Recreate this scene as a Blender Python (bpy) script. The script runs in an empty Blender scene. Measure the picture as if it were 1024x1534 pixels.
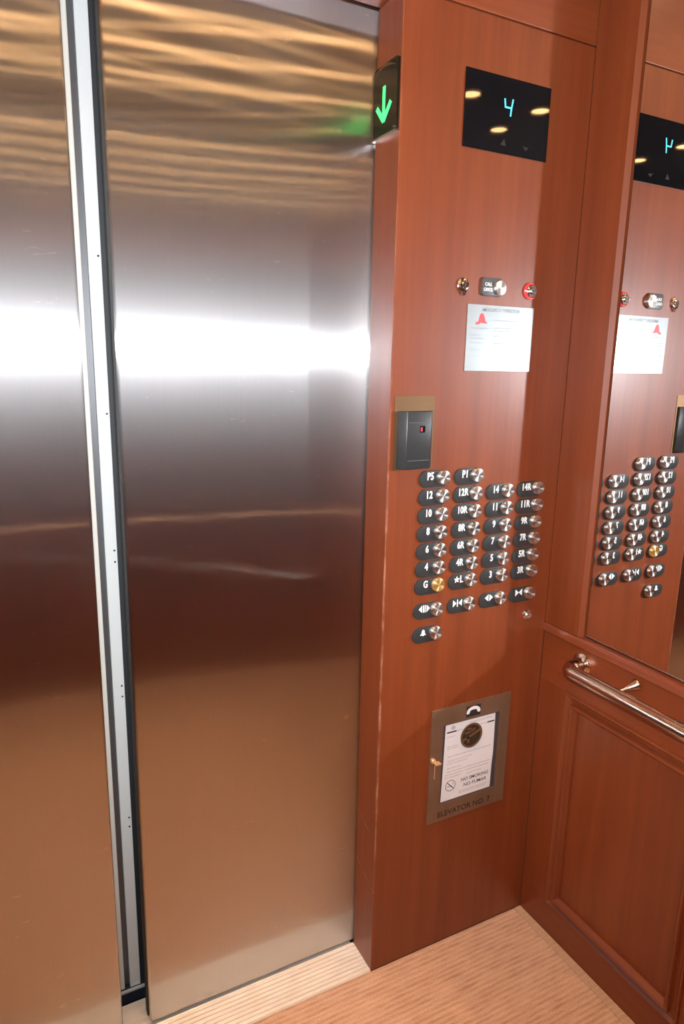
import bpy, bmesh, math, random
from mathutils import Vector, Matrix
random.seed(7)
SC = bpy.context.scene
COL = SC.collection
PI = math.pi

# ------------------------------------------------------------------ camera, world, flash, exposure
# solved from the photograph (1024 x 1534): floor corner of car at the origin, metres
CAM = Vector((-1.3021, -1.2929, 1.5943))
YAW, PITCH, ROLL, FPX = -0.4768, -0.2159, 0.0198, 1009.71
F = Vector((-math.sin(YAW) * math.cos(PITCH), math.cos(YAW) * math.cos(PITCH), math.sin(PITCH)))
R0 = Vector((math.cos(YAW), math.sin(YAW), 0)); U0 = R0.cross(F)
RV = R0 * math.cos(ROLL) + U0 * math.sin(ROLL); UV = RV.cross(F)
cam = bpy.data.cameras.new('camera'); co = bpy.data.objects.new('camera', cam); COL.objects.link(co)
cam.sensor_fit = 'VERTICAL'; cam.sensor_height = 36.0; cam.lens = 36.0 * FPX / 1534.0
cam.clip_start = 0.01; cam.clip_end = 50
M = Matrix.Identity(4)
for i, v in enumerate((RV, UV, -F)):
    for k in range(3): M[k][i] = v[k]
M.translation = CAM
co.matrix_world = M
SC.camera = co

w = bpy.data.worlds.new('world'); SC.world = w; w.use_nodes = True
w.node_tree.nodes['Background'].inputs[0].default_value = (0.9, 0.8, 0.7, 1)
w.node_tree.nodes['Background'].inputs[1].default_value = 0.02

FLASH_W = 155.0
fl = bpy.data.lights.new('camera_flash', 'SPOT'); fl.energy = FLASH_W
fl.spot_size = math.radians(130); fl.spot_blend = 0.85; fl.shadow_soft_size = 0.03
fl.color = (0.89, 0.945, 1.0)
fo = bpy.data.objects.new('camera_flash', fl); COL.objects.link(fo)
FA = Vector((F.x, F.y, F.z + 0.25)).normalized()          # the flash head points a little higher than the lens
fo.rotation_euler = FA.to_track_quat('-Z', 'Y').to_euler(); fo.location = CAM + Vector((0.0, -0.005, 0.062))

SC.view_settings.view_transform = 'Standard'; SC.view_settings.look = 'None'
SC.view_settings.exposure = 0.0; SC.view_settings.gamma = 1.0
SC.view_settings.use_curve_mapping = False
SC.cycles.use_adaptive_sampling = False
SC.cycles.max_bounces = 10; SC.cycles.glossy_bounces = 7; SC.cycles.diffuse_bounces = 4
SC.cycles.caustics_reflective = True; SC.cycles.blur_glossy = 0.0
SC.cycles.sample_clamp_indirect = 0.0
try:
    SC.cycles.use_guiding = True
    SC.cycles.use_surface_guiding = True
    SC.cycles.surface_guiding_probability = 0.7
except Exception:
    pass

# ------------------------------------------------------------------ node helpers and materials
def nmat(name):
    m = bpy.data.materials.new(name); m.use_nodes = True
    nt = m.node_tree; return m, nt, nt.nodes['Principled BSDF']

def setp(b, **k):
    for a, v in k.items(): b.inputs[a.replace('_', ' ')].default_value = v

def plain(name, col, rough=0.5, metal=0.0, coat=0.0, coatr=0.1, spec=0.5, emit=None, es=0.0):
    m, nt, b = nmat(name)
    setp(b, Base_Color=(*col, 1), Roughness=rough, Metallic=metal, Coat_Weight=coat, Coat_Roughness=coatr, Specular_IOR_Level=spec)
    if emit: setp(b, Emission_Color=(*emit, 1), Emission_Strength=es)
    return m

def pos_noise(nt, scale, nscale=1.0, detail=3, rough=0.55, dist=0.0):
    g = nt.nodes.new('ShaderNodeNewGeometry')
    mp = nt.nodes.new('ShaderNodeMapping'); mp.inputs['Scale'].default_value = scale
    nt.links.new(g.outputs['Position'], mp.inputs[0])
    n = nt.nodes.new('ShaderNodeTexNoise'); n.inputs['Scale'].default_value = nscale
    n.inputs['Detail'].default_value = detail; n.inputs['Roughness'].default_value = rough
    n.inputs['Distortion'].default_value = dist
    nt.links.new(mp.outputs[0], n.inputs['Vector'])
    return n.outputs['Fac']

def ramp(nt, fac, stops):
    r = nt.nodes.new('ShaderNodeValToRGB'); e = r.color_ramp.elements
    while len(e) < len(stops): e.new(0.5)
    for q, (p, c) in zip(e, stops): q.position = p; q.color = (*c, 1) if len(c) == 3 else c
    nt.links.new(fac, r.inputs[0]); return r.outputs[0]

def mathn(nt, op, a, b=None, clamp=False):
    n = nt.nodes.new('ShaderNodeMath'); n.operation = op; n.use_clamp = clamp
    for i, v in enumerate((a, b)):
        if v is None: continue
        if isinstance(v, (int, float)): n.inputs[i].default_value = v
        else: nt.links.new(v, n.inputs[i])
    return n.outputs[0]

def mixc(nt, fac, a, b, mode='MIX'):
    n = nt.nodes.new('ShaderNodeMix'); n.data_type = 'RGBA'; n.blend_type = mode
    if isinstance(fac, (int, float)): n.inputs[0].default_value = fac
    else: nt.links.new(fac, n.inputs[0])
    for i, v in ((6, a), (7, b)):
        if isinstance(v, tuple): n.inputs[i].default_value = (*v, 1)
        else: nt.links.new(v, n.inputs[i])
    return n.outputs[2]

def bump(nt, b, h, strength, dist=0.001):
    n = nt.nodes.new('ShaderNodeBump'); n.inputs['Strength'].default_value = strength; n.inputs['Distance'].default_value = dist
    nt.links.new(h, n.inputs['Height']); nt.links.new(n.outputs[0], b.inputs['Normal'])

def wood(name, dark, mid, light, scale, wear=False):
    m, nt, b = nmat(name)
    fig = pos_noise(nt, tuple(s * 0.16 for s in scale), 1.0, 3, 0.5, 0.6)
    fine = pos_noise(nt, scale, 1.0, 5, 0.65, 0.2)
    c = ramp(nt, fig, [(0.30, dark), (0.5, mid), (0.72, light)])
    g = ramp(nt, fine, [(0.3, (0.86, 0.83, 0.82)), (0.62, (1.0, 1.0, 1.0))])
    c = mixc(nt, 1.0, c, g, 'MULTIPLY')
    if wear:                                    # pale scuffs along the worn front edge of the return panel
        ge = nt.nodes.new('ShaderNodeNewGeometry'); sp = nt.nodes.new('ShaderNodeSeparateXYZ')
        nt.links.new(ge.outputs['Position'], sp.inputs[0])
        d1 = mathn(nt, 'SUBTRACT', 1.0, mathn(nt, 'MULTIPLY', mathn(nt, 'ABSOLUTE', mathn(nt, 'ADD', sp.outputs['X'], 0.5190)), 190.0), True)
        d2 = mathn(nt, 'SUBTRACT', 1.0, mathn(nt, 'MULTIPLY', mathn(nt, 'ABSOLUTE', sp.outputs['Y']), 130.0), True)
        n1 = pos_noise(nt, (60, 60, 14), 1.0, 4, 0.7)
        zf = ramp(nt, mathn(nt, 'MULTIPLY', sp.outputs['Z'], 0.4), [(0.10, (0.1,) * 3), (0.2, (1,) * 3), (0.52, (0.85,) * 3), (0.66, (0.15,) * 3)])
        k = mathn(nt, 'MULTIPLY', mathn(nt, 'MULTIPLY', d1, d2), ramp(nt, n1, [(0.43, (0.03,) * 3), (0.60, (1,) * 3)]))
        k = mathn(nt, 'MULTIPLY', k, zf)
        c = mixc(nt, mathn(nt, 'MULTIPLY', k, 0.7), c, (0.55, 0.27, 0.17))
        # two diagonal scratches across the jamb
        for z0, sl, a, bb in ((0.245, 1.05, 0.02, 0.10), (0.393, 0.95, 0.045, 0.11)):
            ln = mathn(nt, 'ABSOLUTE', mathn(nt, 'SUBTRACT', mathn(nt, 'SUBTRACT', sp.outputs['Z'], mathn(nt, 'MULTIPLY', sp.outputs['Y'], sl * 0.45)), z0))
            ln = mathn(nt, 'LESS_THAN', ln, 0.0012)
            inx = mathn(nt, 'LESS_THAN', sp.outputs['X'], -0.5185)
            rr = mathn(nt, 'MULTIPLY', mathn(nt, 'GREATER_THAN', sp.outputs['Y'], a - 0.02), mathn(nt, 'LESS_THAN', sp.outputs['Y'], bb))
            kk = mathn(nt, 'MULTIPLY', mathn(nt, 'MULTIPLY', ln, inx), rr)
            kk = mathn(nt, 'MULTIPLY', kk, ramp(nt, n1, [(0.40, (0.1,) * 3), (0.6, (0.9,) * 3)]))
            c = mixc(nt, kk, c, (0.62, 0.36, 0.26))
    nt.links.new(c, b.inputs['Base Color'])
    r = ramp(nt, fine, [(0.3, (0.46,) * 3), (0.7, (0.40,) * 3)])
    nt.links.new(r, b.inputs['Roughness'])
    setp(b, Specular_IOR_Level=0.38, Coat_Weight=0.45, Coat_Roughness=0.31, Coat_IOR=1.45)
    bump(nt, b, fine, 0.05)
    return m

WD, WM, WL = (0.165, 0.032, 0.0078), (0.198, 0.041, 0.0102), (0.236, 0.052, 0.0140)
MAT = {}
MAT['wood_v'] = wood('cherry_veneer_upright_grain', WD, WM, WL, (70, 70, 2.6))
MAT['wood_w'] = wood('cherry_veneer_worn_edge', WD, WM, WL, (70, 70, 2.6), True)
MAT['wood_y'] = wood('cherry_wood_level_grain', WD, WM, WL, (70, 3.0, 70))
MAT['wood_x'] = wood('cherry_wood_cross_grain', WD, WM, WL, (3.0, 70, 70))

def steel_door():
    m, nt, b = nmat('vertical_grain_stainless')
    grain = pos_noise(nt, (900, 900, 3.0), 1.0, 2, 0.5)
    blot = pos_noise(nt, (3.0, 3.0, 1.4), 1.0, 3, 0.5)
    c = mixc(nt, 0.5, ramp(nt, grain, [(0.3, (0.575, 0.568, 0.565)), (0.7, (0.625, 0.618, 0.615))]),
             ramp(nt, blot, [(0.35, (0.565, 0.553, 0.55)), (0.65, (0.62, 0.612, 0.61))]))
    # sparse pale scuffs
    sc = pos_noise(nt, (26, 26, 75), 1.0, 2, 0.4, 1.2)
    c = mixc(nt, ramp(nt, sc, [(0.735, (0,) * 3), (0.765, (0.55,) * 3)]), c, (0.85, 0.84, 0.83))
    # upright brushing: reflections stay sharp up and down and smear sideways; a second, broader lobe gives the halo
    tv = nt.nodes.new('ShaderNodeCombineXYZ'); tv.inputs[2].default_value = 1.0
    lobes = []
    for az, ax in ((0.0024, 0.40), (0.022, 0.45), (0.110, 0.55)):
        g = nt.nodes.new('ShaderNodeBsdfAnisotropic'); g.distribution = 'GGX'
        g.inputs['Roughness'].default_value = math.sqrt(math.sqrt(az * ax))
        g.inputs['Anisotropy'].default_value = 1.0 - math.sqrt(az / ax)
        nt.links.new(c, g.inputs['Color']); nt.links.new(tv.outputs[0], g.inputs['Tangent']); lobes.append(g)
    m1 = nt.nodes.new('ShaderNodeMixShader'); m1.inputs[0].default_value = 0.17
    nt.links.new(lobes[0].outputs[0], m1.inputs[1]); nt.links.new(lobes[1].outputs[0], m1.inputs[2])
    mx = nt.nodes.new('ShaderNodeMixShader'); mx.inputs[0].default_value = 0.18
    nt.links.new(m1.outputs[0], mx.inputs[1]); nt.links.new(lobes[2].outputs[0], mx.inputs[2])
    nt.links.new(mx.outputs[0], nt.nodes['Material Output'].inputs['Surface'])
    return m
MAT['door'] = steel_door()

def spun_steel(name, col, emit=None):
    m, nt, b = nmat(name)
    setp(b, Base_Color=(*col, 1), Metallic=1.0, Roughness=0.38, Anisotropic=0.9, Anisotropic_Rotation=0.25)
    t = nt.nodes.new('ShaderNodeTangent'); t.direction_type = 'RADIAL'; t.axis = 'Y'
    nt.links.new(t.outputs[0], b.inputs['Tangent'])
    if emit: setp(b, Emission_Color=(*emit, 1), Emission_Strength=0.25)
    return m
MAT['cap'] = spun_steel('spun_steel', (0.72, 0.70, 0.68))
MAT['cap_lit'] = spun_steel('spun_steel_lit_amber', (0.80, 0.58, 0.30), (1.0, 0.55, 0.12))
MAT['mirror'] = plain('mirror_silver', (0.86, 0.85, 0.84), 0.0, 1.0)
MAT['chrome'] = plain('polished_chrome', (0.78, 0.77, 0.76), 0.12, 1.0)
MAT['bar'] = plain('bronze_tinted_steel_bar', (0.64, 0.50, 0.41), 0.17, 1.0)
MAT['black'] = plain('black_plastic', (0.030, 0.032, 0.033), 0.42)
MAT['reader'] = plain('charcoal_moulded_plastic', (0.03, 0.032, 0.033), 0.34)
MAT['glass_black'] = plain('black_display_glass', (0.006, 0.006, 0.007), 0.03, 0.0, spec=0.6)
MAT['lens'] = plain('dark_smoked_lens', (0.012, 0.011, 0.007), 0.07)
MAT['white'] = plain('white_legend_paint', (0.85, 0.85, 0.84), 0.5, emit=(1, 1, 1), es=0.0)
MAT['cyan'] = plain('cyan_display_segment', (0.02, 0.1, 0.12), 0.5, emit=(0.10, 0.75, 0.95), es=1.6)
MAT['green'] = plain('green_lantern_light', (0.02, 0.2, 0.05), 0.5, emit=(0.05, 1.0, 0.16), es=2.4)
MAT['redled'] = plain('red_indicator', (0.4, 0.02, 0.02), 0.4, emit=(1.0, 0.05, 0.06), es=0.5)
MAT['dimprint'] = plain('faint_grey_print', (0.014, 0.014, 0.017), 0.4)
MAT['brass'] = plain('dull_brass_sheet', (0.20, 0.118, 0.06), 0.5, 0.8)
MAT['alu'] = plain('satin_aluminium_plate', (0.36, 0.40, 0.415), 0.25, 0.25)
MAT['red'] = plain('red_print', (0.75, 0.05, 0.06), 0.5)
MAT['greyprint'] = plain('grey_print', (0.20, 0.23, 0.25), 0.6)
MAT['paper'] = plain('white_paper', (0.80, 0.77, 0.77), 0.7)
MAT['paper2'] = plain('pale_grey_print', (0.50, 0.46, 0.47), 0.7)
MAT['ink'] = plain('black_ink', (0.02, 0.02, 0.022), 0.6)
MAT['engraved'] = plain('dark_engraving', (0.035, 0.02, 0.012), 0.6)
MAT['goldprint'] = plain('bronze_print', (0.28, 0.15, 0.07), 0.45, 0.6)
MAT['keybrass'] = plain('bright_brass', (0.80, 0.50, 0.27), 0.35, 0.5)
MAT['cream'] = plain('cream_painted_steel', (0.62, 0.585, 0.52), 0.45)
MAT['wpaint'] = plain('white_painted_steel', (0.60, 0.61, 0.595), 0.45)
MAT['rubber'] = plain('black_rubber', (0.012, 0.012, 0.012), 0.6)
MAT['dark'] = plain('dark_shaft_steel', (0.02, 0.02, 0.022), 0.6)
MAT['channel'] = plain('grey_steel_channel', (0.10, 0.10, 0.105), 0.4, 0.6)
MAT['ceil'] = plain('dark_bronze_ceiling_panel', (0.10, 0.075, 0.055), 0.35, 0.0)
MAT['lamp'] = plain('warm_downlight_lamp', (0.8, 0.7, 0.5), 0.5, emit=(1.0, 0.55, 0.225), es=36.0)
MAT['lamptrim'] = plain('brass_downlight_trim', (0.75, 0.55, 0.30), 0.25, 1.0)

def glass_mat():
    m, nt, b = nmat('thin_window_glass')
    t = nt.nodes.new('ShaderNodeBsdfTransparent'); g = nt.nodes.new('ShaderNodeBsdfAnisotropic'); g.inputs['Roughness'].default_value = 0.05
    mx = nt.nodes.new('ShaderNodeMixShader'); mx.inputs[0].default_value = 0.03
    nt.links.new(t.outputs[0], mx.inputs[1]); nt.links.new(g.outputs[0], mx.inputs[2])
    nt.links.new(mx.outputs[0], nt.nodes['Material Output'].inputs['Surface'])
    return m
MAT['pane'] = glass_mat()

def bronze():
    m, nt, b = nmat('brushed_bronze_plate')
    g = pos_noise(nt, (400, 400, 6), 1.0, 2)
    bl = pos_noise(nt, (14, 14, 14), 1.0, 3)
    c = mixc(nt, 0.5, ramp(nt, g, [(0.3, (0.27, 0.165, 0.10)), (0.7, (0.34, 0.215, 0.135))]),
             ramp(nt, bl, [(0.35, (0.25, 0.15, 0.09)), (0.7, (0.36, 0.23, 0.15))]))
    nt.links.new(c, b.inputs['Base Color']); setp(b, Metallic=0.65, Roughness=0.45)
    return m
MAT['bronze'] = bronze()

def sill():
    m, nt, b = nmat('ribbed_aluminium_sill')
    n = pos_noise(nt, (5, 220, 220), 1.0, 3)
    d = pos_noise(nt, (16, 30, 30), 1.0, 4)
    c = mixc(nt, 0.5, ramp(nt, n, [(0.3, (0.76, 0.66, 0.58)), (0.7, (0.88, 0.80, 0.73))]),
             ramp(nt, d, [(0.35, (0.72, 0.61, 0.53)), (0.65, (0.88, 0.80, 0.73))]))
    nt.links.new(c, b.inputs['Base Color']); setp(b, Metallic=0.15, Roughness=0.5)
    return m
MAT['sill'] = sill()
MAT['satin'] = plain('satin_aluminium', (0.62, 0.62, 0.61), 0.45, 0.3)
MAT['navy'] = plain('dark_blue_painted_steel', (0.02, 0.024, 0.036), 0.45)
MAT['oldsill'] = plain('grimy_sill_metal', (0.22, 0.16, 0.11), 0.45, 0.6)

def carpet(name, border=False):
    m, nt, b = nmat(name)
    s1 = pos_noise(nt, (9, 42, 42), 1.0, 3, 0.6, 0.1)
    s2 = pos_noise(nt, (26, 190, 190), 1.0, 2, 0.5, 0.0)
    gp = nt.nodes.new('ShaderNodeNewGeometry'); sx = nt.nodes.new('ShaderNodeSeparateXYZ'); nt.links.new(gp.outputs['Position'], sx.inputs[0])
    rib = mathn(nt, 'ADD', mathn(nt, 'MULTIPLY', mathn(nt, 'SINE', mathn(nt, 'MULTIPLY', sx.outputs['Y'], 2 * PI / 0.0135)), 0.5), 0.5)
    st = mathn(nt, 'ADD', mathn(nt, 'ADD', mathn(nt, 'MULTIPLY', s1, 0.45), mathn(nt, 'MULTIPLY', s2, 0.40)), mathn(nt, 'MULTIPLY', rib, 0.16))
    fn = pos_noise(nt, (240, 420, 300), 1.0, 3, 0.7)
    c = ramp(nt, st, [(0.32, (0.46, 0.26, 0.17)), (0.48, (0.63, 0.38, 0.265)), (0.68, (0.72, 0.47, 0.34))])
    if border: c = ramp(nt, st, [(0.3, (0.50, 0.31, 0.20)), (0.7, (0.60, 0.39, 0.26))])
    c = mixc(nt, 1.0, c, ramp(nt, fn, [(0.3, (0.72, 0.70, 0.68)), (0.65, (1.06, 1.06, 1.06))]), 'MULTIPLY')
    nt.links.new(c, b.inputs['Base Color']); setp(b, Roughness=0.95, Specular_IOR_Level=0.1, Sheen_Weight=0.2)
    h = mathn(nt, 'ADD', mathn(nt, 'MULTIPLY', fn, 0.35), st)
    bump(nt, b, h, 0.6, 0.004)
    return m
MAT['carpet'] = carpet('ribbed_tan_carpet'); MAT['binding'] = carpet('carpet_binding', True)

# ------------------------------------------------------------------ object helpers
def tag(o, label=None, cat=None, group=None, kind=None):
    if label: o['label'] = label
    if cat: o['category'] = cat
    if group: o['group'] = group
    if kind: o['kind'] = kind
    return o

def empty(name, loc):
    o = bpy.data.objects.new(name, None); COL.objects.link(o); o.location = loc; o.empty_display_size = 0.03
    return o

def wloc(o):
    v = Vector(o.location)
    while o.parent: o = o.parent; v += Vector(o.location)
    return v

def soften(me, mode=True):
    big = 0.2 * max(p.area for p in me.polygons) if mode == 'bevel' else 1e9
    for p in me.polygons: p.use_smooth = p.area < big      # large faces stay flat, only bevels are softened
    me.set_sharp_from_angle(angle=math.radians(38))

def obj(name, bm, mat, parent=None, smooth=False, recalc=True):
    """bm holds world coordinates; the object's origin is its base centre"""
    if recalc: bmesh.ops.recalc_face_normals(bm, faces=bm.faces)
    xs = [v.co for v in bm.verts]
    lo = Vector((min(v.x for v in xs), min(v.y for v in xs), min(v.z for v in xs)))
    hi = Vector((max(v.x for v in xs), max(v.y for v in xs), max(v.z for v in xs)))
    org = Vector(((lo.x + hi.x) / 2, (lo.y + hi.y) / 2, lo.z))
    bmesh.ops.translate(bm, verts=bm.verts, vec=-org)
    me = bpy.data.meshes.new(name); bm.to_mesh(me); bm.free()
    me.materials.append(MAT[mat] if isinstance(mat, str) else mat)
    if smooth: soften(me, smooth)
    o = bpy.data.objects.new(name, me); COL.objects.link(o)
    if parent: o.parent = parent; o.location = org - wloc(parent)
    else: o.location = org
    return o

def bbox(bm, x, y, z, bev=0.0, seg=2):
    b = bmesh.new()
    vs = [b.verts.new((x[i], y[j], z[k])) for i in (0, 1) for j in (0, 1) for k in (0, 1)]
    for f in ((0, 1, 3, 2), (4, 6, 7, 5), (0, 4, 5, 1), (2, 3, 7, 6), (0, 2, 6, 4), (1, 5, 7, 3)): b.faces.new([vs[i] for i in f])
    if bev: bmesh.ops.bevel(b, geom=list(b.edges), offset=bev, segments=seg, affect='EDGES', profile=0.5)
    merge(bm, b)
    return bm

def merge(bm, b):
    me = bpy.data.meshes.new('tmp'); b.to_mesh(me); b.free(); bm.from_mesh(me); bpy.data.meshes.remove(me)

def box(name, x, y, z, mat, parent=None, bev=0.0, seg=2):
    return obj(name, bbox(bmesh.new(), x, y, z, bev, seg), mat, parent)

def prism(poly, y0, y1, bm=None):
    """outline in x,z pushed from y0 to y1"""
    bm = bm or bmesh.new()
    a = [bm.verts.new((p[0], y0, p[1])) for p in poly]; c = [bm.verts.new((p[0], y1, p[1])) for p in poly]
    bm.faces.new(a); bm.faces.new(c[::-1]); n = len(poly)
    for i in range(n): bm.faces.new((a[i], a[(i + 1) % n], c[(i + 1) % n], c[i]))
    return bm

def lathe(prof, c, axis='Y', seg=32):
    """profile of (radius, offset) turned about an axis through c"""
    bm = bmesh.new(); rings = []
    for r, h in prof:
        ring = []
        for k in range(seg):
            a = 2 * PI * k / seg; u, v = r * math.cos(a), r * math.sin(a)
            p = {'Y': (u, h, v), 'X': (h, u, v), 'Z': (u, v, h)}[axis]
            ring.append(bm.verts.new(Vector(p) + Vector(c)))
        rings.append(ring)
    for a, b in zip(rings, rings[1:]):
        for k in range(seg): bm.faces.new((a[k], a[(k + 1) % seg], b[(k + 1) % seg], b[k]))
    bm.faces.new(rings[0]); bm.faces.new(rings[-1][::-1])
    return bm

def tube(path, r, seg=24, bm=None):
    bm = bm or bmesh.new(); rings = []; n = len(path); P = [Vector(p) for p in path]
    up = Vector((0, 0, 1))
    for i, p in enumerate(P):
        t = (P[min(i + 1, n - 1)] - P[max(i - 1, 0)]).normalized()
        s = t.cross(up).normalized(); q = s.cross(t)
        rr = r[i] if isinstance(r, (list, tuple)) else r
        rings.append([bm.verts.new(p + s * rr * math.cos(2 * PI * k / seg) + q * rr * math.sin(2 * PI * k / seg)) for k in range(seg)])
    for a, b in zip(rings, rings[1:]):
        for k in range(seg): bm.faces.new((a[k], a[(k + 1) % seg], b[(k + 1) % seg], b[k]))
    bm.faces.new(rings[0]); bm.faces.new(rings[-1][::-1])
    return bm

def text_bm(body, height, cx, cz, y, depth=0.0006, width=None, bold=0.0, shear=0.0, squeeze=1.0, space=1.0):
    cu = bpy.data.curves.new('t', 'FONT'); cu.body = body; cu.extrude = 0.02; cu.offset = bold; cu.shear = shear; cu.space_character = space
    cu.resolution_u = 3
    o = bpy.data.objects.new('t', cu); COL.objects.link(o)
    bpy.context.view_layer.update()
    me = bpy.data.meshes.new_from_object(o.evaluated_get(bpy.context.evaluated_depsgraph_get()))
    bpy.data.objects.remove(o); bpy.data.curves.remove(cu)
    xs = [v.co.x for v in me.vertices]; ys = [v.co.y for v in me.vertices]
    x0, x1, y0, y1 = min(xs), max(xs), min(ys), max(ys)
    s = height / (y1 - y0); sx = (width / (x1 - x0)) if width else s * squeeze
    bm = bmesh.new(); bm.from_mesh(me); bpy.data.meshes.remove(me)
    for v in bm.verts:
        a, b, c = v.co
        v.co = (cx + (a - (x0 + x1) / 2) * sx, y - (c + 0.02) / 0.04 * depth, cz + (b - (y0 + y1) / 2) * s)
    return bm

def text(name, body, height, cx, cz, y, mat, parent, **k):
    return obj(name, text_bm(body, height, cx, cz, y, **k), mat, parent, recalc=False)

def pill(cx, cz, wd, ht, n=14):
    r = ht / 2; pts = []
    for k in range(n + 1):
        a = PI / 2 + PI * k / n; pts.append((cx - wd / 2 + r + r * math.cos(a), cz + r * math.sin(a)))
    for k in range(n + 1):
        a = -PI / 2 + PI * k / n; pts.append((cx + wd / 2 - r + r * math.cos(a), cz + r * math.sin(a)))
    return pts

def ring_poly(bm, cx, cz, ro, ri, y0, y1, n=36):
    def c(r, y): return [bm.verts.new((cx + r * math.cos(2 * PI * k / n), y, cz + r * math.sin(2 * PI * k / n))) for k in range(n)]
    a, b, d, e = c(ro, y0), c(ri, y0), c(ro, y1), c(ri, y1)
    for k in range(n):
        j = (k + 1) % n
        for q in ((a[k], a[j], b[j], b[k]), (d[k], d[j], e[j], e[k]), (a[k], a[j], d[j], d[k]), (b[k], b[j], e[j], e[k])): bm.faces.new(q)
    return bm

def struct(o, label, cat): return tag(o, label, cat, kind='structure')

# ------------------------------------------------------------------ room shell
XL, YB, H = -2.22, -1.75, 2.65          # left wall, back wall, ceiling height
PD = 0.100                              # depth of the return panels
DY = 0.106                              # face of the car doors
OPEN_L, OPEN_R, OPEN_T = -1.70, -0.52, 2.3175

flo = struct(box('floor', (XL, -0.026), (YB, -0.001), (-0.06, 0.0), 'carpet'), 'tan ribbed carpet covering the elevator floor', 'floor')
bind = struct(box('trim_1', (-0.0255, -0.0005), (YB, -0.0015), (-0.06, 0.003), 'binding', bev=0.002), 'pale binding strip of the carpet along the panelled wall', 'carpet edge')
ceil = struct(box('ceiling', (XL - 0.1, 0.1), (YB - 0.1, 0.12), (H, H + 0.06), 'ceil'), 'dark flat ceiling holding the round downlights', 'ceiling')

# ribbed sill in front of and under the doors
def sill_bm():
    prof = [(-0.001, -0.03)]
    y = 0.0
    prof.append((0.0, 0.001))
    n = 8; pitch = 0.0122; y = 0.003
    for k in range(n):
        prof += [(y, -0.0012), (y + 0.0007, 0.0030), (y + 0.0102, 0.0030), (y + 0.0109, -0.0012)]
        y += pitch
    prof += [(0.1035, 0.0008), (0.1045, -0.012), (0.128, -0.012), (0.129, 0.0), (0.1865, 0.0), (0.187, -0.03)]
    bm = bmesh.new()
    a = [bm.verts.new((OPEN_L, p[0], p[1])) for p in prof]; b = [bm.verts.new((OPEN_R, p[0], p[1])) for p in prof]
    for i in range(len(prof) - 1): bm.faces.new((a[i], a[i + 1], b[i + 1], b[i]))
    bm.faces.new((a[0], b[0], b[-1], a[-1])); bm.faces.new(a); bm.faces.new(b[::-1])
    return bm
struct(obj('trim_2', sill_bm(), 'sill'), 'pale ribbed metal door sill between carpet and steel doors', 'door sill')

# front wall: transom above the doors, two return panels
wf = struct(box('wall_front', (XL, 0.0), (0.0, PD), (OPEN_T + 0.003, H), 'wood_x', bev=0.0015), 'reddish cherry veneer front wall with return panels beside the doors', 'wall')
box('return_panel', (OPEN_R, 0.0), (0.0, PD), (0.0, OPEN_T), 'wood_w', wf, bev=0.0022, seg=3)
box('return_panel', (XL, OPEN_L), (0.0, PD), (0.0, OPEN_T), 'wood_v', wf, bev=0.0022, seg=3)

# car doors, steel, with rolled leading edges
def door_bm(x0, x1, lead):
    bm = bbox(bmesh.new(), (x0, x1), (DY, DY + 0.03), (0.008, 2.36))
    xe = x0 if lead < 0 else x1
    ed = [e for e in bm.edges if all(abs(v.co.x - xe) < 1e-6 and abs(v.co.y - DY) < 1e-6 for v in e.verts)]
    bmesh.ops.bevel(bm, geom=ed, offset=0.006, segments=4, affect='EDGES', profile=0.5)
    return bm
d1 = struct(obj('door_1', door_bm(-1.0795, -0.43, -1), 'door', smooth='bevel'), 'brushed stainless sliding door panel next to the control panel', 'door')
d2 = struct(obj('door_2', door_bm(-1.80, -1.143, 1), 'door', smooth='bevel'), 'brushed stainless sliding door panel on the far side of the narrow gap', 'door')
# rubber strip on the leading edge of the first door
box('edge_strip', (-1.0845, -1.0798), (DY + 0.010, DY + 0.028), (0.02, 2.34), 'rubber', d1)

# landing doors seen through the gap: cream panel, dark channel, white panel
LY = 0.23
d3 = struct(box('door_3', (-1.80, -1.1190), (LY, LY + 0.03), (0.004, 2.36), 'cream', bev=0.002), 'cream painted landing door panel showing as a thin strip in the gap', 'door')
d4 = struct(box('door_4', (-1.1065, -1.0800), (LY - 0.002, LY + 0.03), (0.004, 2.36), 'wpaint', bev=0.002), 'white painted landing door strip in the gap between the steel doors', 'door')
for z in (1.481, 1.178, 1.1515, 0.850, 0.823, 0.50, 0.475, 1.80):
    obj('screw', lathe([(0.0022, 0.0), (0.0022, -0.0012), (0.0012, -0.0018)], (-1.0865, LY - 0.002, z), 'Y', 10), 'engraved', d4)
struct(box('trim_3', (-1.1190, -1.1065), (LY + 0.012, LY + 0.03), (0.004, 2.36), 'channel'), 'grey steel channel between cream and white landing door strips', 'door channel')
ls = struct(box('trim_4', (OPEN_L, OPEN_R), (0.219, 0.30), (-0.03, 0.0), 'navy'), 'bright edge of the landing sill at the foot of the gap', 'door sill')
box('sill_lip', (OPEN_L, OPEN_R), (0.2185, 0.2255), (0.0002, 0.0050), 'satin', ls)
sh = struct(box('wall_shaft', (-1.9, -0.35), (0.30, 0.32), (-0.1, 2.45), 'dark'), 'dark shaft lining behind the elevator doors', 'wall')
box('shaft_side', (-1.92, -1.9), (0.11, 0.32), (-0.1, 2.45), 'dark', sh)
box('shaft_side', (-0.35, -0.33), (0.11, 0.32), (-0.1, 2.45), 'dark', sh)
box('shaft_head', (-1.92, -0.33), (0.101, 0.32), (2.45, 2.47), 'dark', sh)
box('shaft_floor', (-1.92, -0.33), (0.189, 0.32), (-0.12, -0.1), 'dark', sh)

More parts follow.
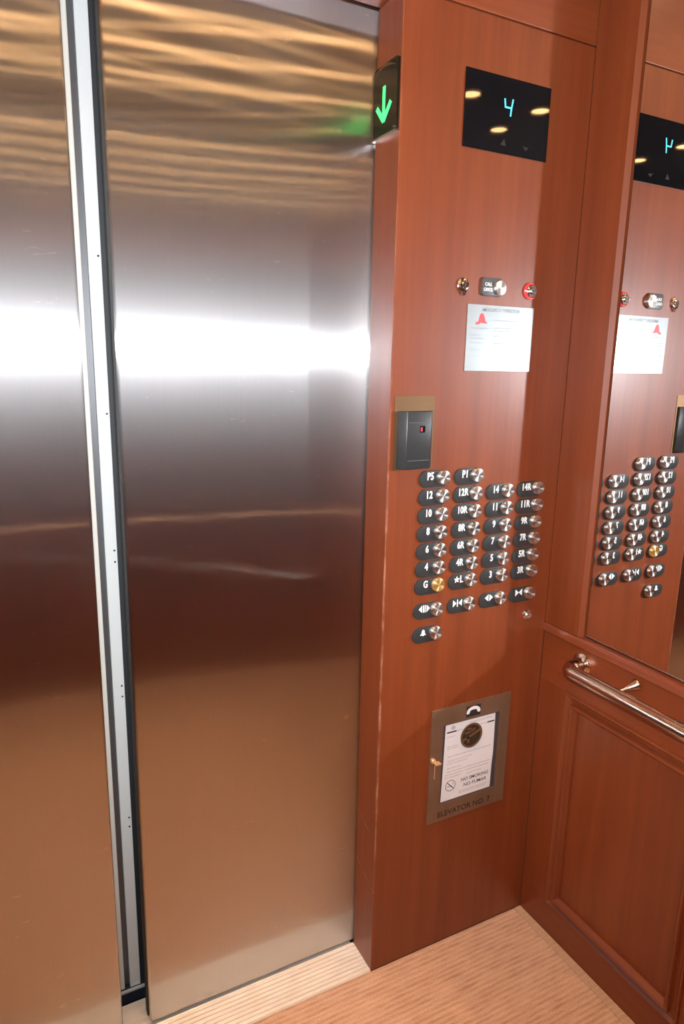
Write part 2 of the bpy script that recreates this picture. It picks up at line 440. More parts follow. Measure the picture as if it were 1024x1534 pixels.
# ------------------------------------------------------------------ panelled walls (u along the wall, w out of the wall, z up)
def wmap_bm(poly_uwz_a, poly_b, mp, bm=None):
    bm = bm or bmesh.new()
    a = [bm.verts.new(mp(*p)) for p in poly_uwz_a]; b = [bm.verts.new(mp(*p)) for p in poly_b]; n = len(a)
    bm.faces.new(a); bm.faces.new(b[::-1])
    for i in range(n): bm.faces.new((a[i], a[(i + 1) % n], b[(i + 1) % n], b[i]))
    return bm

def wbox(name, mp, u, w_, z, mat, parent, bev=0.0):
    bm = wmap_bm([(u[0], w_[0], z[0]), (u[1], w_[0], z[0]), (u[1], w_[1], z[0]), (u[0], w_[1], z[0])],
                 [(u[0], w_[0], z[1]), (u[1], w_[0], z[1]), (u[1], w_[1], z[1]), (u[0], w_[1], z[1])], mp)
    if bev:
        bmesh.ops.recalc_face_normals(bm, faces=bm.faces)
        bmesh.ops.bevel(bm, geom=list(bm.edges), offset=bev, segments=2, affect='EDGES', profile=0.5)
    return obj(name, bm, mat, parent)

MOULD = [(0.0, -0.02), (0.0, 0.0065), (0.0015, 0.0085), (0.0040, 0.0085), (0.0110, 0.0010), (0.0225, -0.0010), (0.0240, 0.0105),
         (0.0262, 0.0135), (0.0285, 0.0138), (0.0330, 0.0105), (0.0404, -0.0020), (0.0410, -0.02)]

def panelled_wall(name, label, mp, length, spans, mir_u, grain, thick=0.10):
    Z0, Z1, ZC = 0.0985, 0.752, 0.889
    wl = wbox(name, mp, (0, length), (-thick, -0.0225), (0, H), 'wood_v', None)
    struct(wl, label, 'wall')
    wbox('bottom_rail', mp, (0, length), (-0.0222, 0), (0.0005, Z0), grain, wl, 0.001)
    wbox('top_rail', mp, (0, length), (-0.0222, 0), (Z1, ZC), grain, wl, 0.001)
    u = 0
    edges = [0] + [q for s in spans for q in s] + [length]
    for i in range(0, len(edges), 2):
        wbox('stile', mp, (edges[i], edges[i + 1]), (-0.0222, 0), (Z0 + 0.0004, Z1 - 0.0004), 'wood_v', wl, 0.0006)
    for (a, b) in spans:
        wbox('field_panel', mp, (a + 0.02, b - 0.02), (-0.0222, -0.006), (Z0 + 0.02, Z1 - 0.02), 'wood_v', wl)
        def corner(s, h, ca, cz): return (a + s if ca == 0 else b - s, h, Z0 + s if cz == 0 else Z1 - s)
        for (c0, c1) in (((0, 0), (1, 0)), ((1, 0), (1, 1)), ((1, 1), (0, 1)), ((0, 1), (0, 0))):
            bm = wmap_bm([corner(s, h, *c0) for s, h in MOULD], [corner(s, h, *c1) for s, h in MOULD], mp)
            obj('moulding', bm, 'wood_v' if c0[0] == c1[0] else grain, wl)
    # upper stiles beside the mirror, with a bevel towards the glass, and a head rail
    m0, m1 = mir_u; zb, zt = 0.9155, H - 0.001
    for side in (0, 1):
        if side == 0: pr = [(0, -0.0222), (0, 0), (m0 - 0.0115, 0), (m0 - 0.0025, -0.0110), (m0 - 0.0025, -0.0222)]
        else: pr = [(length, -0.0222), (length, 0), (m1 + 0.0115, 0), (m1 + 0.0025, -0.0110), (m1 + 0.0025, -0.0222)]
        bm = wmap_bm([(q[0], q[1], zb) for q in pr], [(q[0], q[1], zt) for q in pr], mp)
        obj('mirror_stile', bm, 'wood_v', wl)
    wbox('head_rail', mp, (m0, m1), (-0.0222, 0), (2.63, H - 0.001), grain, wl, 0.001)
    return wl

def chair_rail(name, label, mp, u0, u1, grain):
    pr = [(-0.0222, 0.8895), (0.004, 0.8895), (0.0085, 0.8925), (0.0095, 0.8965), (0.0060, 0.9085), (0.0020, 0.9140), (-0.0222, 0.9150)]
    bm = wmap_bm([(u0, a, b) for a, b in pr], [(u1, a, b) for a, b in pr], mp)
    return struct(obj(name, bm, grain), label, 'chair rail')

def mirror(label, mp, u, z=(0.9165, 2.628)):
    e = [mp(u[0], -0.0222, z[0]), mp(u[1], -0.0222, z[0])]
    root = empty('wall_mirror', (Vector(e[0]) + Vector(e[1])) / 2)
    tag(root, label, 'mirror', 'mirrors above the chair rails')
    bm = bmesh.new(); bv = 0.004
    wmap_bm([(u[0], -0.0212, z[0]), (u[1], -0.0212, z[0]), (u[1], -0.0212, z[1]), (u[0], -0.0212, z[1])],
            [(u[0], -0.0165, z[0]), (u[1], -0.0165, z[0]), (u[1], -0.0165, z[1]), (u[0], -0.0165, z[1])], mp, bm)
    obj('mirror_backing', bm, 'rubber', root)
    bm = wmap_bm([(u[0] + .0030, -0.0164, z[0] + .0035), (u[1] - .0030, -0.0164, z[0] + .0035), (u[1] - .0030, -0.0164, z[1] - .003), (u[0] + .0030, -0.0164, z[1] - .003)],
                 [(u[0] + .0033, -0.0141, z[0] + .0038), (u[1] - .0033, -0.0141, z[0] + .0038), (u[1] - .0033, -0.0141, z[1] - .0033), (u[0] + .0033, -0.0141, z[1] - .0033)], mp)
    obj('mirror_glass', bm, 'mirror', root)
    return root

def handrail(label, mp, u0, u1, posts):
    zc, wo, r = 0.848, 0.061, 0.0185
    root = empty('handrail', mp((u0 + u1) / 2, 0, zc)); tag(root, label, 'handrail', 'metal handrails on the panelled walls')
    path = [(u0, 0.002, zc), (u0, 0.018, zc)]
    for k in range(0, 9):
        a = PI / 2 * k / 8; path.append((u0 + 0.034 - 0.034 * math.cos(a), 0.027 + 0.034 * math.sin(a), zc))
    path += [(u0 + 0.12, wo, zc), (u1 - 0.12, wo, zc)]
    for k in range(0, 9):
        a = PI / 2 * (1 - k / 8); path.append((u1 - 0.034 + 0.034 * math.cos(a), 0.027 + 0.034 * math.sin(a), zc))
    path += [(u1, 0.018, zc), (u1, 0.002, zc)]
    obj('rail_bar', tube([mp(*p) for p in path], r), 'bar', root, smooth=True)
    for u in (u0, u1):
        pp = [(0.000, 0.030), (0.003, 0.030), (0.005, 0.0275), (0.0075, 0.0215), (0.009, 0.0192)]
        obj('end_flange', tube([mp(u, h, zc) for h, _ in pp], [q for _, q in pp]), 'bar', root, smooth=True)
    for u in posts:
        pp = [(0.0, 0.0150), (0.003, 0.0145), (0.010, 0.0112), (0.020, 0.0082), (0.032, 0.0060), (0.050, 0.0050)]
        obj('bracket', tube([mp(u - 0.020 * h / 0.05, h, zc + 0.021 - 0.022 * h / 0.05) for h, _ in pp], [q for _, q in pp]), 'bar', root, smooth=True)
    return root

mR = lambda u, w_, z: Vector((-w_, -u, z))
mB = lambda u, w_, z: Vector((-u, YB + w_, z))
mL = lambda u, w_, z: Vector((XL + w_, -u, z))
spR = [(0.1, 0.5245), (0.62, 1.045), (1.14, 1.65)]
spB = [(0.10, 0.555), (0.655, 1.11), (1.21, 1.665), (1.765, 2.12)]
panelled_wall('wall_right', 'cherry wood panelled wall with moulded frames beside the control panel', mR, -YB, spR, (0.1285, 1.62), 'wood_y')
panelled_wall('wall_back', 'cherry wood panelled wall facing the steel doors', mB, -XL, spB, (0.13, 2.09), 'wood_x')
panelled_wall('wall_left', 'cherry wood panelled wall opposite the control panel corner', mL, -YB, spR, (0.1285, 1.62), 'wood_y')
chair_rail('trim_5', 'moulded cherry chair rail under the mirror beside the control panel', mR, 0.0005, -YB - 0.0005, 'wood_y')
chair_rail('trim_6', 'moulded cherry chair rail on the wall facing the doors', mB, 0.012, -XL - 0.012, 'wood_x')
chair_rail('trim_7', 'moulded cherry chair rail on the wall opposite the control panel corner', mL, 0.0005, -YB - 0.0005, 'wood_y')
mirror('large clear mirror beside the control panel, reflecting its buttons', mR, (0.1285, 1.62))
mirror('large clear mirror on the wall facing the steel doors', mB, (0.13, 2.09))
mirror('large clear mirror on the wall opposite the control panel corner', mL, (0.1285, 1.62))
handrail('bronze toned metal handrail with curved end below the mirror beside the control panel', mR, 0.141, 1.60, (0.310, 0.86, 1.40))
handrail('bronze toned metal handrail on the wall facing the steel doors', mB, 0.20, 2.02, (0.45, 1.11, 1.77))
handrail('bronze toned metal handrail on the wall opposite the control panel corner', mL, 0.152, 1.60, (0.315, 0.86, 1.40))

# ------------------------------------------------------------------ downlights
dl = None
LX, LYS = (-0.45, -0.81, -1.22, -1.72), (-0.30, -0.57, -0.85, -1.12, -1.385)
for i, x in enumerate(LX):
    for j, y in enumerate(LYS):
        if dl is None:
            dl = empty('downlight', (x, y, H - 0.004))
            tag(dl, 'small round warm downlight with brass trim set in the ceiling', 'downlight', 'downlights in the ceiling grid')
            tr = obj('trim_ring', lathe([(0.0375, 0.0), (0.0385, -0.004), (0.046, -0.004), (0.048, 0.0035), (0.0375, 0.0035)], (x, y, H - 0.004), 'Z', 28), 'lamptrim', dl, smooth=True)
            lp = obj('lamp', lathe([(0.037, 0.003), (0.037, 0.0005), (0.033, -0.0005)], (x, y, H - 0.004), 'Z', 28), 'lamp', dl)
            sl = bpy.data.lights.new('downlight_beam', 'SPOT'); sl.energy = 9.0; sl.spot_size = math.radians(66); sl.spot_blend = 0.8
            sl.shadow_soft_size = 0.03; sl.color = (1.0, 0.67, 0.38)
            sb = bpy.data.objects.new('downlight_beam', sl); COL.objects.link(sb); sb.parent = dl; sb.location = (0, 0, -0.012)
            kids = [tr, lp, sb]
        else:
            e = dl.copy(); COL.objects.link(e); e.location = (x, y, H - 0.004)
            for c in kids:
                q = c.copy(); COL.objects.link(q); q.parent = e

# ------------------------------------------------------------------ control panel: floor display
fd = empty('floor_display', (-0.2455, 0.0, 2.0556)); tag(fd, 'black glass floor display showing a cyan number four', 'display')
box('display_glass', (-0.3632, -0.1270), (-0.003, 0.0005), (2.0556, 2.2082), 'glass_black', fd, bev=0.0008)
def seg_bm(segs, t, y0, y1):
    bm = bmesh.new()
    for (x0, z0, x1, z1) in segs:
        d = Vector((x1 - x0, z1 - z0)).normalized() * t / 2; n = Vector((-d.y, d.x))
        a, b = Vector((x0, z0)) , Vector((x1, z1))
        prism([tuple(a + n - d * .6), tuple(a - n - d * .6), tuple(b - n + d * .6), tuple(b + n + d * .6)], y0, y1, bm)
    return bm
digit = [(-0.2570, 2.1645, -0.2545, 2.1490), (-0.2545, 2.1490, -0.2375, 2.1490), (-0.2345, 2.1660, -0.2375, 2.1490), (-0.2375, 2.1490, -0.2392, 2.1335)]
for s in digit: obj('digit_segment', seg_bm([s], 0.0034, -0.0036, -0.0030), 'cyan', fd)
obj('faint_mark', prism([(-0.262, 2.073), (-0.247, 2.072), (-0.252, 2.086)], -0.0034, -0.003), 'dimprint', fd)
obj('faint_mark', prism([(-0.200, 2.079), (-0.182, 2.077), (-0.190, 2.070)], -0.0034, -0.003), 'dimprint', fd)

# hall lantern on the jamb face (plane x = -0.52, facing the door opening)
ln = empty('direction_lantern', (-0.52, 0.05, 2.062)); tag(ln, 'dark lantern with a glowing green down arrow on the door jamb', 'lantern')
def jprism(poly, x0, x1, bm=None):
    bm = bm or bmesh.new()
    a = [bm.verts.new((x0, p[0], p[1])) for p in poly]; c = [bm.verts.new((x1, p[0], p[1])) for p in poly]; n = len(poly)
    bm.faces.new(a); bm.faces.new(c[::-1])
    for i in range(n): bm.faces.new((a[i], a[(i + 1) % n], c[(i + 1) % n], c[i]))
    return bm
arc = [(0.004, 2.0660), (0.0985, 2.0660), (0.0985, 2.1975), (0.092, 2.2000), (0.010, 2.2000), (0.004, 2.1975)]
reflection_arc = [(0.012 + 0.080 * k / 10, 2.178 + 0.016 * math.sin(PI * (0.15 + 0.55 * k / 10))) for k in range(11)]
reflection_arc = reflection_arc + [(y, z + 0.006 * math.sin(PI * (i + 0.5) / 11)) for i, (y, z) in list(enumerate(reflection_arc))[::-1]]
obj('lens', jprism(arc, -0.5265, -0.5205), 'lens', ln)
obj('bottom_lip', jprism([(0.002, 2.0615), (0.0985, 2.0615), (0.0985, 2.0655), (0.002, 2.0655)], -0.5285, -0.5205), 'chrome', ln)
obj('lip_screw', lathe([(0.003, -0.529), (0.003, -0.5265), (0.0015, -0.5295)][:2], (0, 0.010, 2.0705), 'X', 12), 'chrome', ln)
obj('reflection_crescent', jprism(reflection_arc, -0.5271, -0.5266), 'brass', ln)  # arched reflection in the lens, painted on as a brass-coloured crescent
def jseg(segs, t, x0, x1):
    bm = bmesh.new()
    for (y0, z0, y1, z1) in segs:
        a, b = Vector((y0, z0)), Vector((y1, z1)); d = (b - a).normalized() * t / 2; n = Vector((-d.y, d.x))
        jprism([tuple(a + n - d * .5), tuple(a - n - d * .5), tuple(b - n + d * .5), tuple(b + n + d * .5)], x0, x1, bm)
    return bm
obj('arrow', jseg([(0.055, 2.1560, 0.055, 2.1020), (0.0815, 2.1215, 0.0565, 2.0945), (0.0285, 2.1215, 0.0535, 2.0945)], 0.0098, -0.5275, -0.5266), 'green', ln)

# fire service key switch, call cancel button, red key switch
ks = empty('key_switch', (-0.340, 0, 1.7725)); tag(ks, 'chrome round key switch above the notice plate, left of the call cancel button', 'key switch')
obj('bezel', lathe([(0.0165, 0.0), (0.0165, -0.003), (0.013, -0.006), (0.0095, -0.0065), (0.009, -0.004)], (-0.340, 0, 1.7725), 'Y'), 'chrome', ks, smooth=True)
obj('key_cylinder', lathe([(0.0088, -0.003), (0.0088, -0.009), (0.0075, -0.0105)], (-0.340, 0, 1.7725), 'Y', 20), 'chrome', ks, smooth=True)
box('key_slot', (-0.3412, -0.3388), (-0.0112, -0.0100), (1.7665, 1.7785), 'engraved', ks)
obj('key_tab', prism([(-0.345, 1.7585), (-0.333, 1.7585), (-0.336, 1.7505), (-0.342, 1.7505)], -0.005, -0.0005), 'chrome', ks)

cc = empty('call_cancel_button', (-0.257, 0, 1.7735)); tag(cc, 'call cancel button with plain steel cap on charcoal square plate', 'button')
def rrect(x0, x1, z0, z1, r, n=5):
    pts = []
    for cx, cz, a0 in ((x1 - r, z1 - r, 0), (x0 + r, z1 - r, PI / 2), (x0 + r, z0 + r, PI), (x1 - r, z0 + r, 1.5 * PI)):
        for k in range(n + 1): a = a0 + PI / 2 * k / n; pts.append((cx + r * math.cos(a), cz + r * math.sin(a)))
    return pts
def bevel_front(bm, y, off, seg=2):
    bmesh.ops.recalc_face_normals(bm, faces=bm.faces)
    ed = [e for e in bm.edges if all(abs(v.co.y - y) < 1e-6 for v in e.verts)]
    bmesh.ops.bevel(bm, geom=ed, offset=off, segments=seg, affect='EDGES', profile=0.5)
    return bm
obj('plate', bevel_front(prism(rrect(-0.2900, -0.2290, 1.7535, 1.7935, 0.009), -0.006, 0.0), -0.006, 0.0015), MAT.setdefault('charcoal', plain('charcoal_plastic', (0.075, 0.078, 0.08), 0.4)), cc, smooth='bevel')
obj('button_cap', lathe([(0.0165, 0.0), (0.0165, -0.011), (0.0150, -0.0125), (0.004, -0.0118)], (-0.2405, 0, 1.7725), 'Y', 36), 'cap', cc, smooth=True)
text('legend', 'CALL', 0.0075, -0.2720, 1.7790, -0.006, 'white', cc, bold=0.02, squeeze=0.85)
text('legend', 'CANCEL', 0.0075, -0.2720, 1.7675, -0.006, 'white', cc, bold=0.02, width=0.027)

rk = empty('fire_key_switch', (-0.1445, 0, 1.7718)); tag(rk, 'steel key switch with a red ring above the notice plate', 'key switch')
obj('red_ring', lathe([(0.0190, 0.0), (0.0190, -0.0035), (0.0175, -0.0045), (0.012, -0.0045)], (-0.1445, 0, 1.7718), 'Y'), 'red', rk, smooth=True)
obj('bezel', lathe([(0.0150, -0.003), (0.0150, -0.0075), (0.0125, -0.0095), (0.0085, -0.0095)], (-0.1430, 0, 1.7718), 'Y'), 'chrome', rk, smooth=True)
obj('key_cylinder', lathe([(0.0082, -0.008), (0.0082, -0.0125), (0.007, -0.0135)], (-0.1430, 0, 1.7718), 'Y', 20), 'chrome', rk, smooth=True)
box('key_slot', (-0.1498, -0.1362), (-0.0142, -0.0130), (1.7706, 1.7730), 'engraved', rk)
box('pointer', (-0.1632, -0.1555), (-0.0052, -0.0042), (1.7705, 1.7730), 'white', rk)

# ------------------------------------------------------------------ notice plate with red hat emblem
npz = empty('notice_plate', (-0.2260, 0, 1.5848)); tag(npz, 'silver notice plate with red hat emblem above the floor buttons', 'notice')
box('plate', (-0.3238, -0.1278), (-0.0018, -0.0001), (1.5848, 1.7338), 'alu', npz, bev=0.0004)
text('heading', 'EMERGENCY OPERATION', 0.0085, -0.2280, 1.7235, -0.0018, 'greyprint', npz, depth=0.0002, width=0.112, bold=0.01)
hat = [(-0.2995, 1.6945), (-0.2930, 1.6955), (-0.2905, 1.7020), (-0.2890, 1.7110), (-0.2845, 1.7150), (-0.2785, 1.7140), (-0.2745, 1.7060), (-0.2715, 1.6975), (-0.2640, 1.6930),
       (-0.2730, 1.6925), (-0.2850, 1.6938), (-0.2920, 1.6895), (-0.2990, 1.6890)]
obj('hat_emblem', prism(hat[::-1], -0.0021, -0.0018), 'red', npz)
def line_rows(name, rows, y, mat, parent, seed, h=0.0016, gap=0.0022):
    """one row of illegible small print: a run of short word-length dashes"""
    rnd = random.Random(seed)
    for (x0, x1, z) in rows:
        bm = bmesh.new(); x = x0
        while x < x1:
            wd = min(rnd.uniform(0.004, 0.012), x1 - x)
            bbox(bm, (x, x + wd), (y - 0.00015, y), (z - h / 2, z + h / 2)); x += wd + gap
        obj(name, bm, mat, parent)
line_rows('print_row', [(-0.246, -0.160, 1.7010), (-0.312, -0.262, 1.6815), (-0.246, -0.157, 1.6835), (-0.246, -0.160, 1.6770), (-0.312, -0.285, 1.6660), (-0.246, -0.165, 1.6655),
                        (-0.312, -0.270, 1.6590), (-0.312, -0.275, 1.6490), (-0.246, -0.182, 1.6490), (-0.312, -0.268, 1.6330), (-0.246, -0.175, 1.6330), (-0.312, -0.280, 1.6180)], -0.0018,
          MAT.setdefault('paleprint', plain('pale_grey_notice_print', (0.20, 0.235, 0.25), 0.5)), npz, 3)

# ------------------------------------------------------------------ card reader on a brass backing
bp_ = tag(box('backing_plate', (-0.5085, -0.4010), (-0.0012, -0.0001), (1.3610, 1.5272), 'brass'), 'thin dull brass plate behind the black card reader', 'plate')
cr = empty('card_reader', (-0.4605, -0.0012, 1.3655)); tag(cr, 'black card reader with small red light on the brass plate', 'card reader')
def reader_bm(x0, x1, z0, z1, d, ch):
    yb, yf = -0.0013, -0.0013 - d
    bm = bmesh.new()
    pr = [(x0, yb), (x0, yb - 0.006), (x0 + ch, yf), (x1 - ch, yf), (x1, yb - 0.006), (x1, yb)]
    a = [bm.verts.new((p[0], p[1], z0)) for p in pr]; c = [bm.verts.new((p[0], p[1], z1)) for p in pr]; n = len(pr)
    bm.faces.new(a); bm.faces.new(c[::-1])
    for i in range(n): bm.faces.new((a[i], a[(i + 1) % n], c[(i + 1) % n], c[i]))
    bmesh.ops.recalc_face_normals(bm, faces=bm.faces)
    bmesh.ops.bevel(bm, geom=list(bm.edges), offset=0.0016, segments=2, affect='EDGES', profile=0.5)
    return bm
RX0, RX1, RZ0, RZ1, RD = -0.5005, -0.4090, 1.3650, 1.4945, 0.021
obj('housing', reader_bm(RX0, RX1, RZ0, RZ1, RD, 0.014), 'reader', cr, smooth='bevel')
yf = -0.0013 - RD
box('ridge', (-0.4830, -0.4260), (yf - 0.0008, yf + 0.0005), (1.4690, 1.4705), MAT.setdefault('greyline', plain('grey_plastic_ridge', (0.10, 0.105, 0.105), 0.35)), cr)
box('ridge', (-0.4830, -0.4260), (yf - 0.0008, yf + 0.0005), (1.3835, 1.3850), 'greyline', cr)
box('light_window', (-0.4530, -0.4390), (yf - 0.0004, yf + 0.0005), (1.4475, 1.4620), 'glass_black', cr)
box('red_light', (-0.4510, -0.4462), (yf - 0.0009, yf - 0.0004), (1.4500, 1.4590), 'redled', cr)

# ------------------------------------------------------------------ floor buttons
BX0, BDX, BZ0, BDZ, Z7, Z8 = -0.3712, 0.0992, 1.3386, 0.04410, 1.0113, 0.9492
def pill_plate():
    bm = prism(pill(-0.0220, -0.0030, 0.0850, 0.0405), -0.0045, -0.0001)
    return bevel_front(bm, -0.0045, 0.0012)
def local(name, bm, mat, smooth=True):
    bmesh.ops.recalc_face_normals(bm, faces=bm.faces)
    me = bpy.data.meshes.new(name); bm.to_mesh(me); bm.free(); me.materials.append(MAT[mat])
    soften(me, smooth)
    return me
PILL = local('button_plate', pill_plate(), 'black', 'bevel')
CAPP = [(0.0168, -0.0045), (0.0168, -0.0125), (0.0160, -0.0138), (0.0150, -0.0142), (0.0105, -0.01365), (0.005, -0.0134), (0.0008, -0.0133)]
CAPM = local('button_cap', lathe(CAPP, (0, 0, 0), 'Y', 40), 'cap')
CAPL = local('button_cap_lit', lathe(CAPP, (0, 0, 0), 'Y', 40), 'cap_lit')
LXO, LZO, LH = -0.0345, 0.0040, 0.0185
def poly_set(polys):
    bm = bmesh.new()
    for p in polys: prism([(LXO + a * LH, LZO + b * LH) for a, b in p], -0.0053, -0.0045, bm)
    return bm
def tri(x0, x1): return [(x0, 0), (x1, 0.5), (x1, -0.5)]
def bar(x, t): return [(x - t / 2, 0.5), (x - t / 2, -0.5), (x + t / 2, -0.5), (x + t / 2, 0.5)]
def star(cx, cz, r):
    return [(cx + (r if k % 2 == 0 else r * 0.45) * math.cos(PI / 2 + k * PI / 5), cz + (r if k % 2 == 0 else r * 0.45) * math.sin(PI / 2 + k * PI / 5)) for k in range(10)]
def bell():
    pts = []
    for k in range(9):
        a = PI - PI * k / 8; pts.append((0.22 * math.cos(a), 0.18 + 0.24 * math.sin(a)))
    pts += [(0.27, -0.12), (0.44, -0.30), (0.44, -0.36), (0.12, -0.36), (0.09, -0.46), (-0.09, -0.46), (-0.12, -0.36), (-0.44, -0.36), (-0.44, -0.30), (-0.27, -0.12)]
    return pts
def legend_bm(t):
    if t == 'star L':
        bm = text_bm('L', LH, LXO + 0.0085, LZO, -0.0045, depth=0.0008, bold=0.03, squeeze=0.8)
        prism([(LXO - 0.0062 + a, LZO + b) for a, b in star(0, -0.0005, 0.0095)], -0.0053, -0.0045, bm)
        return bm
    if t == 'open all': return poly_set([tri(-0.88, -0.36), bar(-0.13, 0.15), bar(0.13, 0.15), tri(0.88, 0.36)])
    if t == 'close all': return poly_set([tri(-0.17, -0.74), bar(0.0, 0.15), tri(0.17, 0.74)])
    if t == 'open': return poly_set([tri(-0.72, -0.085), tri(0.72, 0.085)])
    if t == 'close': return poly_set([tri(0.0, -0.60), tri(0.0, 0.60)])
    if t == 'bell': return poly_set([bell()])
    return text_bm(t, LH, LXO, LZO, -0.0045, depth=0.0008, bold=0.032, squeeze=0.74, space=1.07)
rows = [('P5', 'P1', None, None), ('12', '12R', '14', '14R'), ('10', '10R', '11', '11R'), ('8', '8R', '9', '9R'), ('6', '6R', '7', '7R'),
        ('4', '4R', '5', '5R'), ('G', 'star L', '3', '3R'), ('open all', 'close all', 'open', 'close'), ('bell', None, None, None)]
desc = {'open all': 'door button marked with arrows pointing apart and two bars', 'close all': 'door button marked with triangles closing on a bar',
        'open': 'door button marked with two triangles pointing apart, no bars', 'close': 'door button marked with two triangles pointing together, no bar',
        'bell': 'alarm button marked with a white bell below the other buttons', 'star L': 'steel floor button on black plate marked with a star and L',
        'G': 'amber lit floor button on black plate marked G'}
WORDS = {'P5': 'P five', 'P1': 'P one', '3': 'plain three', '4': 'plain four', '5': 'plain five', '6': 'plain six', '7': 'plain seven', '8': 'plain eight', '9': 'plain nine',
         '10': 'plain ten', '11': 'plain eleven', '12': 'plain twelve', '14': 'plain fourteen', '3R': 'three R', '4R': 'four R', '5R': 'five R', '6R': 'six R', '7R': 'seven R',
         '8R': 'eight R', '9R': 'nine R', '10R': 'ten R', '11R': 'eleven R', '12R': 'twelve R', '14R': 'fourteen R'}
for r, row in enumerate(rows):
    z = Z7 if r == 7 else Z8 if r == 8 else BZ0 - BDZ * r
    for c, t in enumerate(row):
        if not t: continue
        nm = 'alarm_button' if t == 'bell' else 'door_button' if r == 7 else 'floor_button'
        e = empty(nm, (BX0 + c * BDX, 0, z))
        tag(e, desc.get(t) or 'round steel floor button on black plate marked ' + WORDS[t], 'button', 'buttons of the control panel')
        for part, me in (('button_plate', PILL), ('button_cap', CAPL if t == 'G' else CAPM)):
            o = bpy.data.objects.new(part, me); COL.objects.link(o); o.parent = e
        bm = legend_bm(t)
        me = bpy.data.meshes.new('legend'); bmesh.ops.recalc_face_normals(bm, faces=bm.faces); bm.to_mesh(me); bm.free(); me.materials.append(MAT['white'])
        o = bpy.data.objects.new('legend', me); COL.objects.link(o); o.parent = e

lk = empty('cabinet_lock', (-0.0692, 0, 0.9470)); tag(lk, 'small round steel lock below the door close button', 'lock')
obj('bezel', lathe([(0.0145, 0.0), (0.0145, -0.003), (0.0115, -0.0055), (0.0085, -0.0055)], (-0.0692, 0, 0.9470), 'Y', 28), 'chrome', lk, smooth=True)
obj('key_cylinder', lathe([(0.0080, -0.003), (0.0080, -0.0075), (0.007, -0.0085)], (-0.0692, 0, 0.9470), 'Y', 24), 'chrome', lk, smooth=True)
box('key_slot', (-0.0740, -0.0645), (-0.0092, -0.0080), (0.9461, 0.9479), 'engraved', lk)

# ------------------------------------------------------------------ telephone cabinet door
tc = empty('telephone_cabinet', (-0.2353, 0, 0.3986)); tag(tc, 'bronze telephone cabinet door with a notice behind its window', 'cabinet')
PX0, PX1, PZ0, PZ1 = -0.3643, -0.1063, 0.3986, 0.7298
WX0, WX1, WZ0, WZ1 = -0.3265, -0.1405, 0.4490, 0.6800
def frame_bm(x0, x1, z0, z1, a0, a1, b0, b1, y0, y1):
    bm = bmesh.new()
    def rc(x0, x1, z0, z1, y): return [bm.verts.new(p) for p in ((x0, y, z0), (x1, y, z0), (x1, y, z1), (x0, y, z1))]
    o0, o1, i0, i1 = rc(x0, x1, z0, z1, y0), rc(x0, x1, z0, z1, y1), rc(a0, a1, b0, b1, y0), rc(a0, a1, b0, b1, y1)
    for k in range(4):
        j = (k + 1) % 4
        for q in ((o0[k], o0[j], i0[j], i0[k]), (o1[k], o1[j], i1[j], i1[k]), (o0[k], o0[j], o1[j], o1[k]), (i0[k], i0[j], i1[j], i1[k])): bm.faces.new(q)
    return bm
fb = frame_bm(PX0, PX1, PZ0, PZ1, WX0, WX1, WZ0, WZ1, -0.004, -0.0001)
dp = obj('door_plate', fb, 'bronze', tc)
box('backing', (WX0 + .0003, WX1 - .0003), (-0.0008, -0.0001), (WZ0 + .0003, WZ1 - .0003), MAT.setdefault('slate', plain('dark_slate_backing', (0.055, 0.05, 0.06), 0.5)), tc)
pp = [(-0.3215, 0.4525), (-0.1555, 0.4525), (-0.1545, 0.520), (-0.1520, 0.56), (-0.1535, 0.6770), (-0.3175, 0.6780), (-0.3190, 0.56)]
pa = obj('paper_notice', prism(pp, -0.0014, -0.0009), 'paper', tc)
YP = -0.0014
box('black_bar', (-0.3125, -0.2820), (YP - .0002, YP), (0.6532, 0.6572), 'ink', pa)
box('black_bar', (-0.1800, -0.1555), (YP - .0002, YP), (0.6535, 0.6572), 'ink', pa)
line_rows('print_row', [(-0.281, -0.262, 0.6552), (-0.204, -0.181, 0.6552), (-0.240, -0.165, 0.6690), (-0.312, -0.285, 0.6420), (-0.310, -0.275, 0.6130), (-0.310, -0.272, 0.6070),
                        (-0.306, -0.160, 0.5830), (-0.306, -0.225, 0.5700), (-0.306, -0.240, 0.5620), (-0.306, -0.262, 0.5480), (-0.306, -0.160, 0.5380), (-0.312, -0.250, 0.5290), (-0.245, -0.165, 0.5290),
                        (-0.312, -0.258, 0.5210), (-0.240, -0.190, 0.5180), (-0.262, -0.165, 0.4690), (-0.262, -0.175, 0.4640)], YP, 'paper2', pa, 5, h=0.0022, gap=0.0018)
obj('small_crest', prism([(-0.301, 0.6665), (-0.296, 0.6615), (-0.290, 0.6610), (-0.2855, 0.6660), (-0.2900, 0.6725), (-0.2960, 0.6725)], YP - .0002, YP), 'paper2', pa)
text('no_smoking_text', 'NO SMOKING', 0.0098, -0.2110, 0.5020, YP, 'ink', pa, depth=0.0002, width=0.092, bold=0.008, shear=0.1)
text('no_smoking_text', 'NO FUMAR', 0.0098, -0.2090, 0.4845, YP, 'ink', pa, depth=0.0002, width=0.077, bold=0.008, shear=0.1)
bm = ring_poly(bmesh.new(), -0.2915, 0.4950, 0.0165, 0.0150, YP - .0002, YP)
merge(bm, seg_bm([(-0.3025, 0.5060, -0.2805, 0.4840)], 0.0022, YP - .0002, YP))
merge(bm, seg_bm([(-0.3015, 0.4935, -0.2870, 0.4935), (-0.2840, 0.4980, -0.2825, 0.5030)], 0.0014, YP - .00021, YP))
obj('no_smoking_symbol', bm, 'ink', pa)
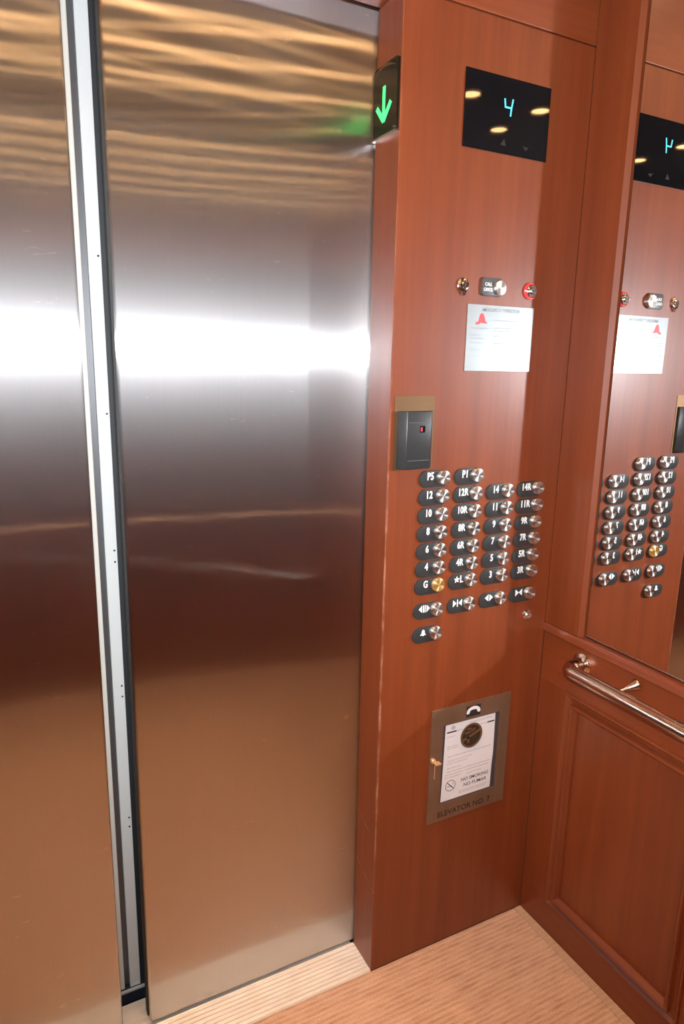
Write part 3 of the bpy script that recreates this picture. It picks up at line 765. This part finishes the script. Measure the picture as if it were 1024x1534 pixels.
box('window_pane', (WX0 + .0003, WX1 - .0003), (-0.0034, -0.0027), (WZ0 + .0003, WZ1 - .0003), 'pane', tc)
# round telephone emblem on the pane
em = obj('round_emblem', prism([(-0.2335 + 0.0355 * math.cos(2 * PI * k / 40), 0.6315 + 0.0355 * math.sin(2 * PI * k / 40)) for k in range(40)], -0.0042, -0.0035), 'engraved', tc)
obj('emblem_ring', ring_poly(bmesh.new(), -0.2335, 0.6315, 0.0360, 0.0305, -0.0048, -0.0042, 40), 'goldprint', em)
obj('emblem_stroke', seg_bm([(-0.2600, 0.6220, -0.2440, 0.6270), (-0.2440, 0.6270, -0.2070, 0.6420), (-0.2440, 0.6270, -0.2430, 0.6130)], 0.0068, -0.0048, -0.0042), 'goldprint', em)
obj('emblem_stroke', seg_bm([(-0.2540, 0.6420, -0.2360, 0.6420), (-0.2360, 0.6420, -0.2230, 0.6500), (-0.2480, 0.6510, -0.2360, 0.6520)], 0.0048, -0.0048, -0.0042), 'goldprint', em)
# telephone receiver plate
pi_ = box('telephone_sign', (-0.2570, -0.2085), (-0.0048, -0.0040), (0.6870, 0.7265), 'bronze', tc)
box('sign_field', (-0.2560, -0.2095), (-0.0052, -0.0048), (0.6885, 0.7190), 'ink', pi_)
hs = []
for k in range(13):
    a = PI - PI * k / 12; hs.append((-0.2328 + 0.0222 * math.cos(a), 0.7020 + 0.0150 * math.sin(a)))
hs += [(-0.2106, 0.6985), (-0.2150, 0.6965), (-0.2200, 0.6990), (-0.2210, 0.7045), (-0.2260, 0.7075), (-0.2396, 0.7075), (-0.2446, 0.7045), (-0.2456, 0.6990), (-0.2506, 0.6965), (-0.2550, 0.6985)]
obj('receiver_symbol', prism(hs, -0.0058, -0.0052), 'white', pi_)
text('engraved_text', 'ELEVATOR NO. 7', 0.0165, -0.2420, 0.4180, -0.004, 'engraved', tc, depth=0.0002, width=0.176, bold=0.014)
kx, kz = -0.3555, 0.5890
obj('lock_cylinder', lathe([(0.0070, -0.004), (0.0070, -0.009), (0.0055, -0.0105)], (kx, 0, kz), 'Y', 20), 'keybrass', tc, smooth=True)
kb = box('key', (kx - 0.003, kx + 0.014), (-0.0250, -0.0100), (kz - 0.0035, kz - 0.0015), 'keybrass', tc)
box('key_tail', (kx - 0.0015, kx + 0.0005), (-0.0160, -0.0145), (kz - 0.0480, kz - 0.0035), 'keybrass', tc)
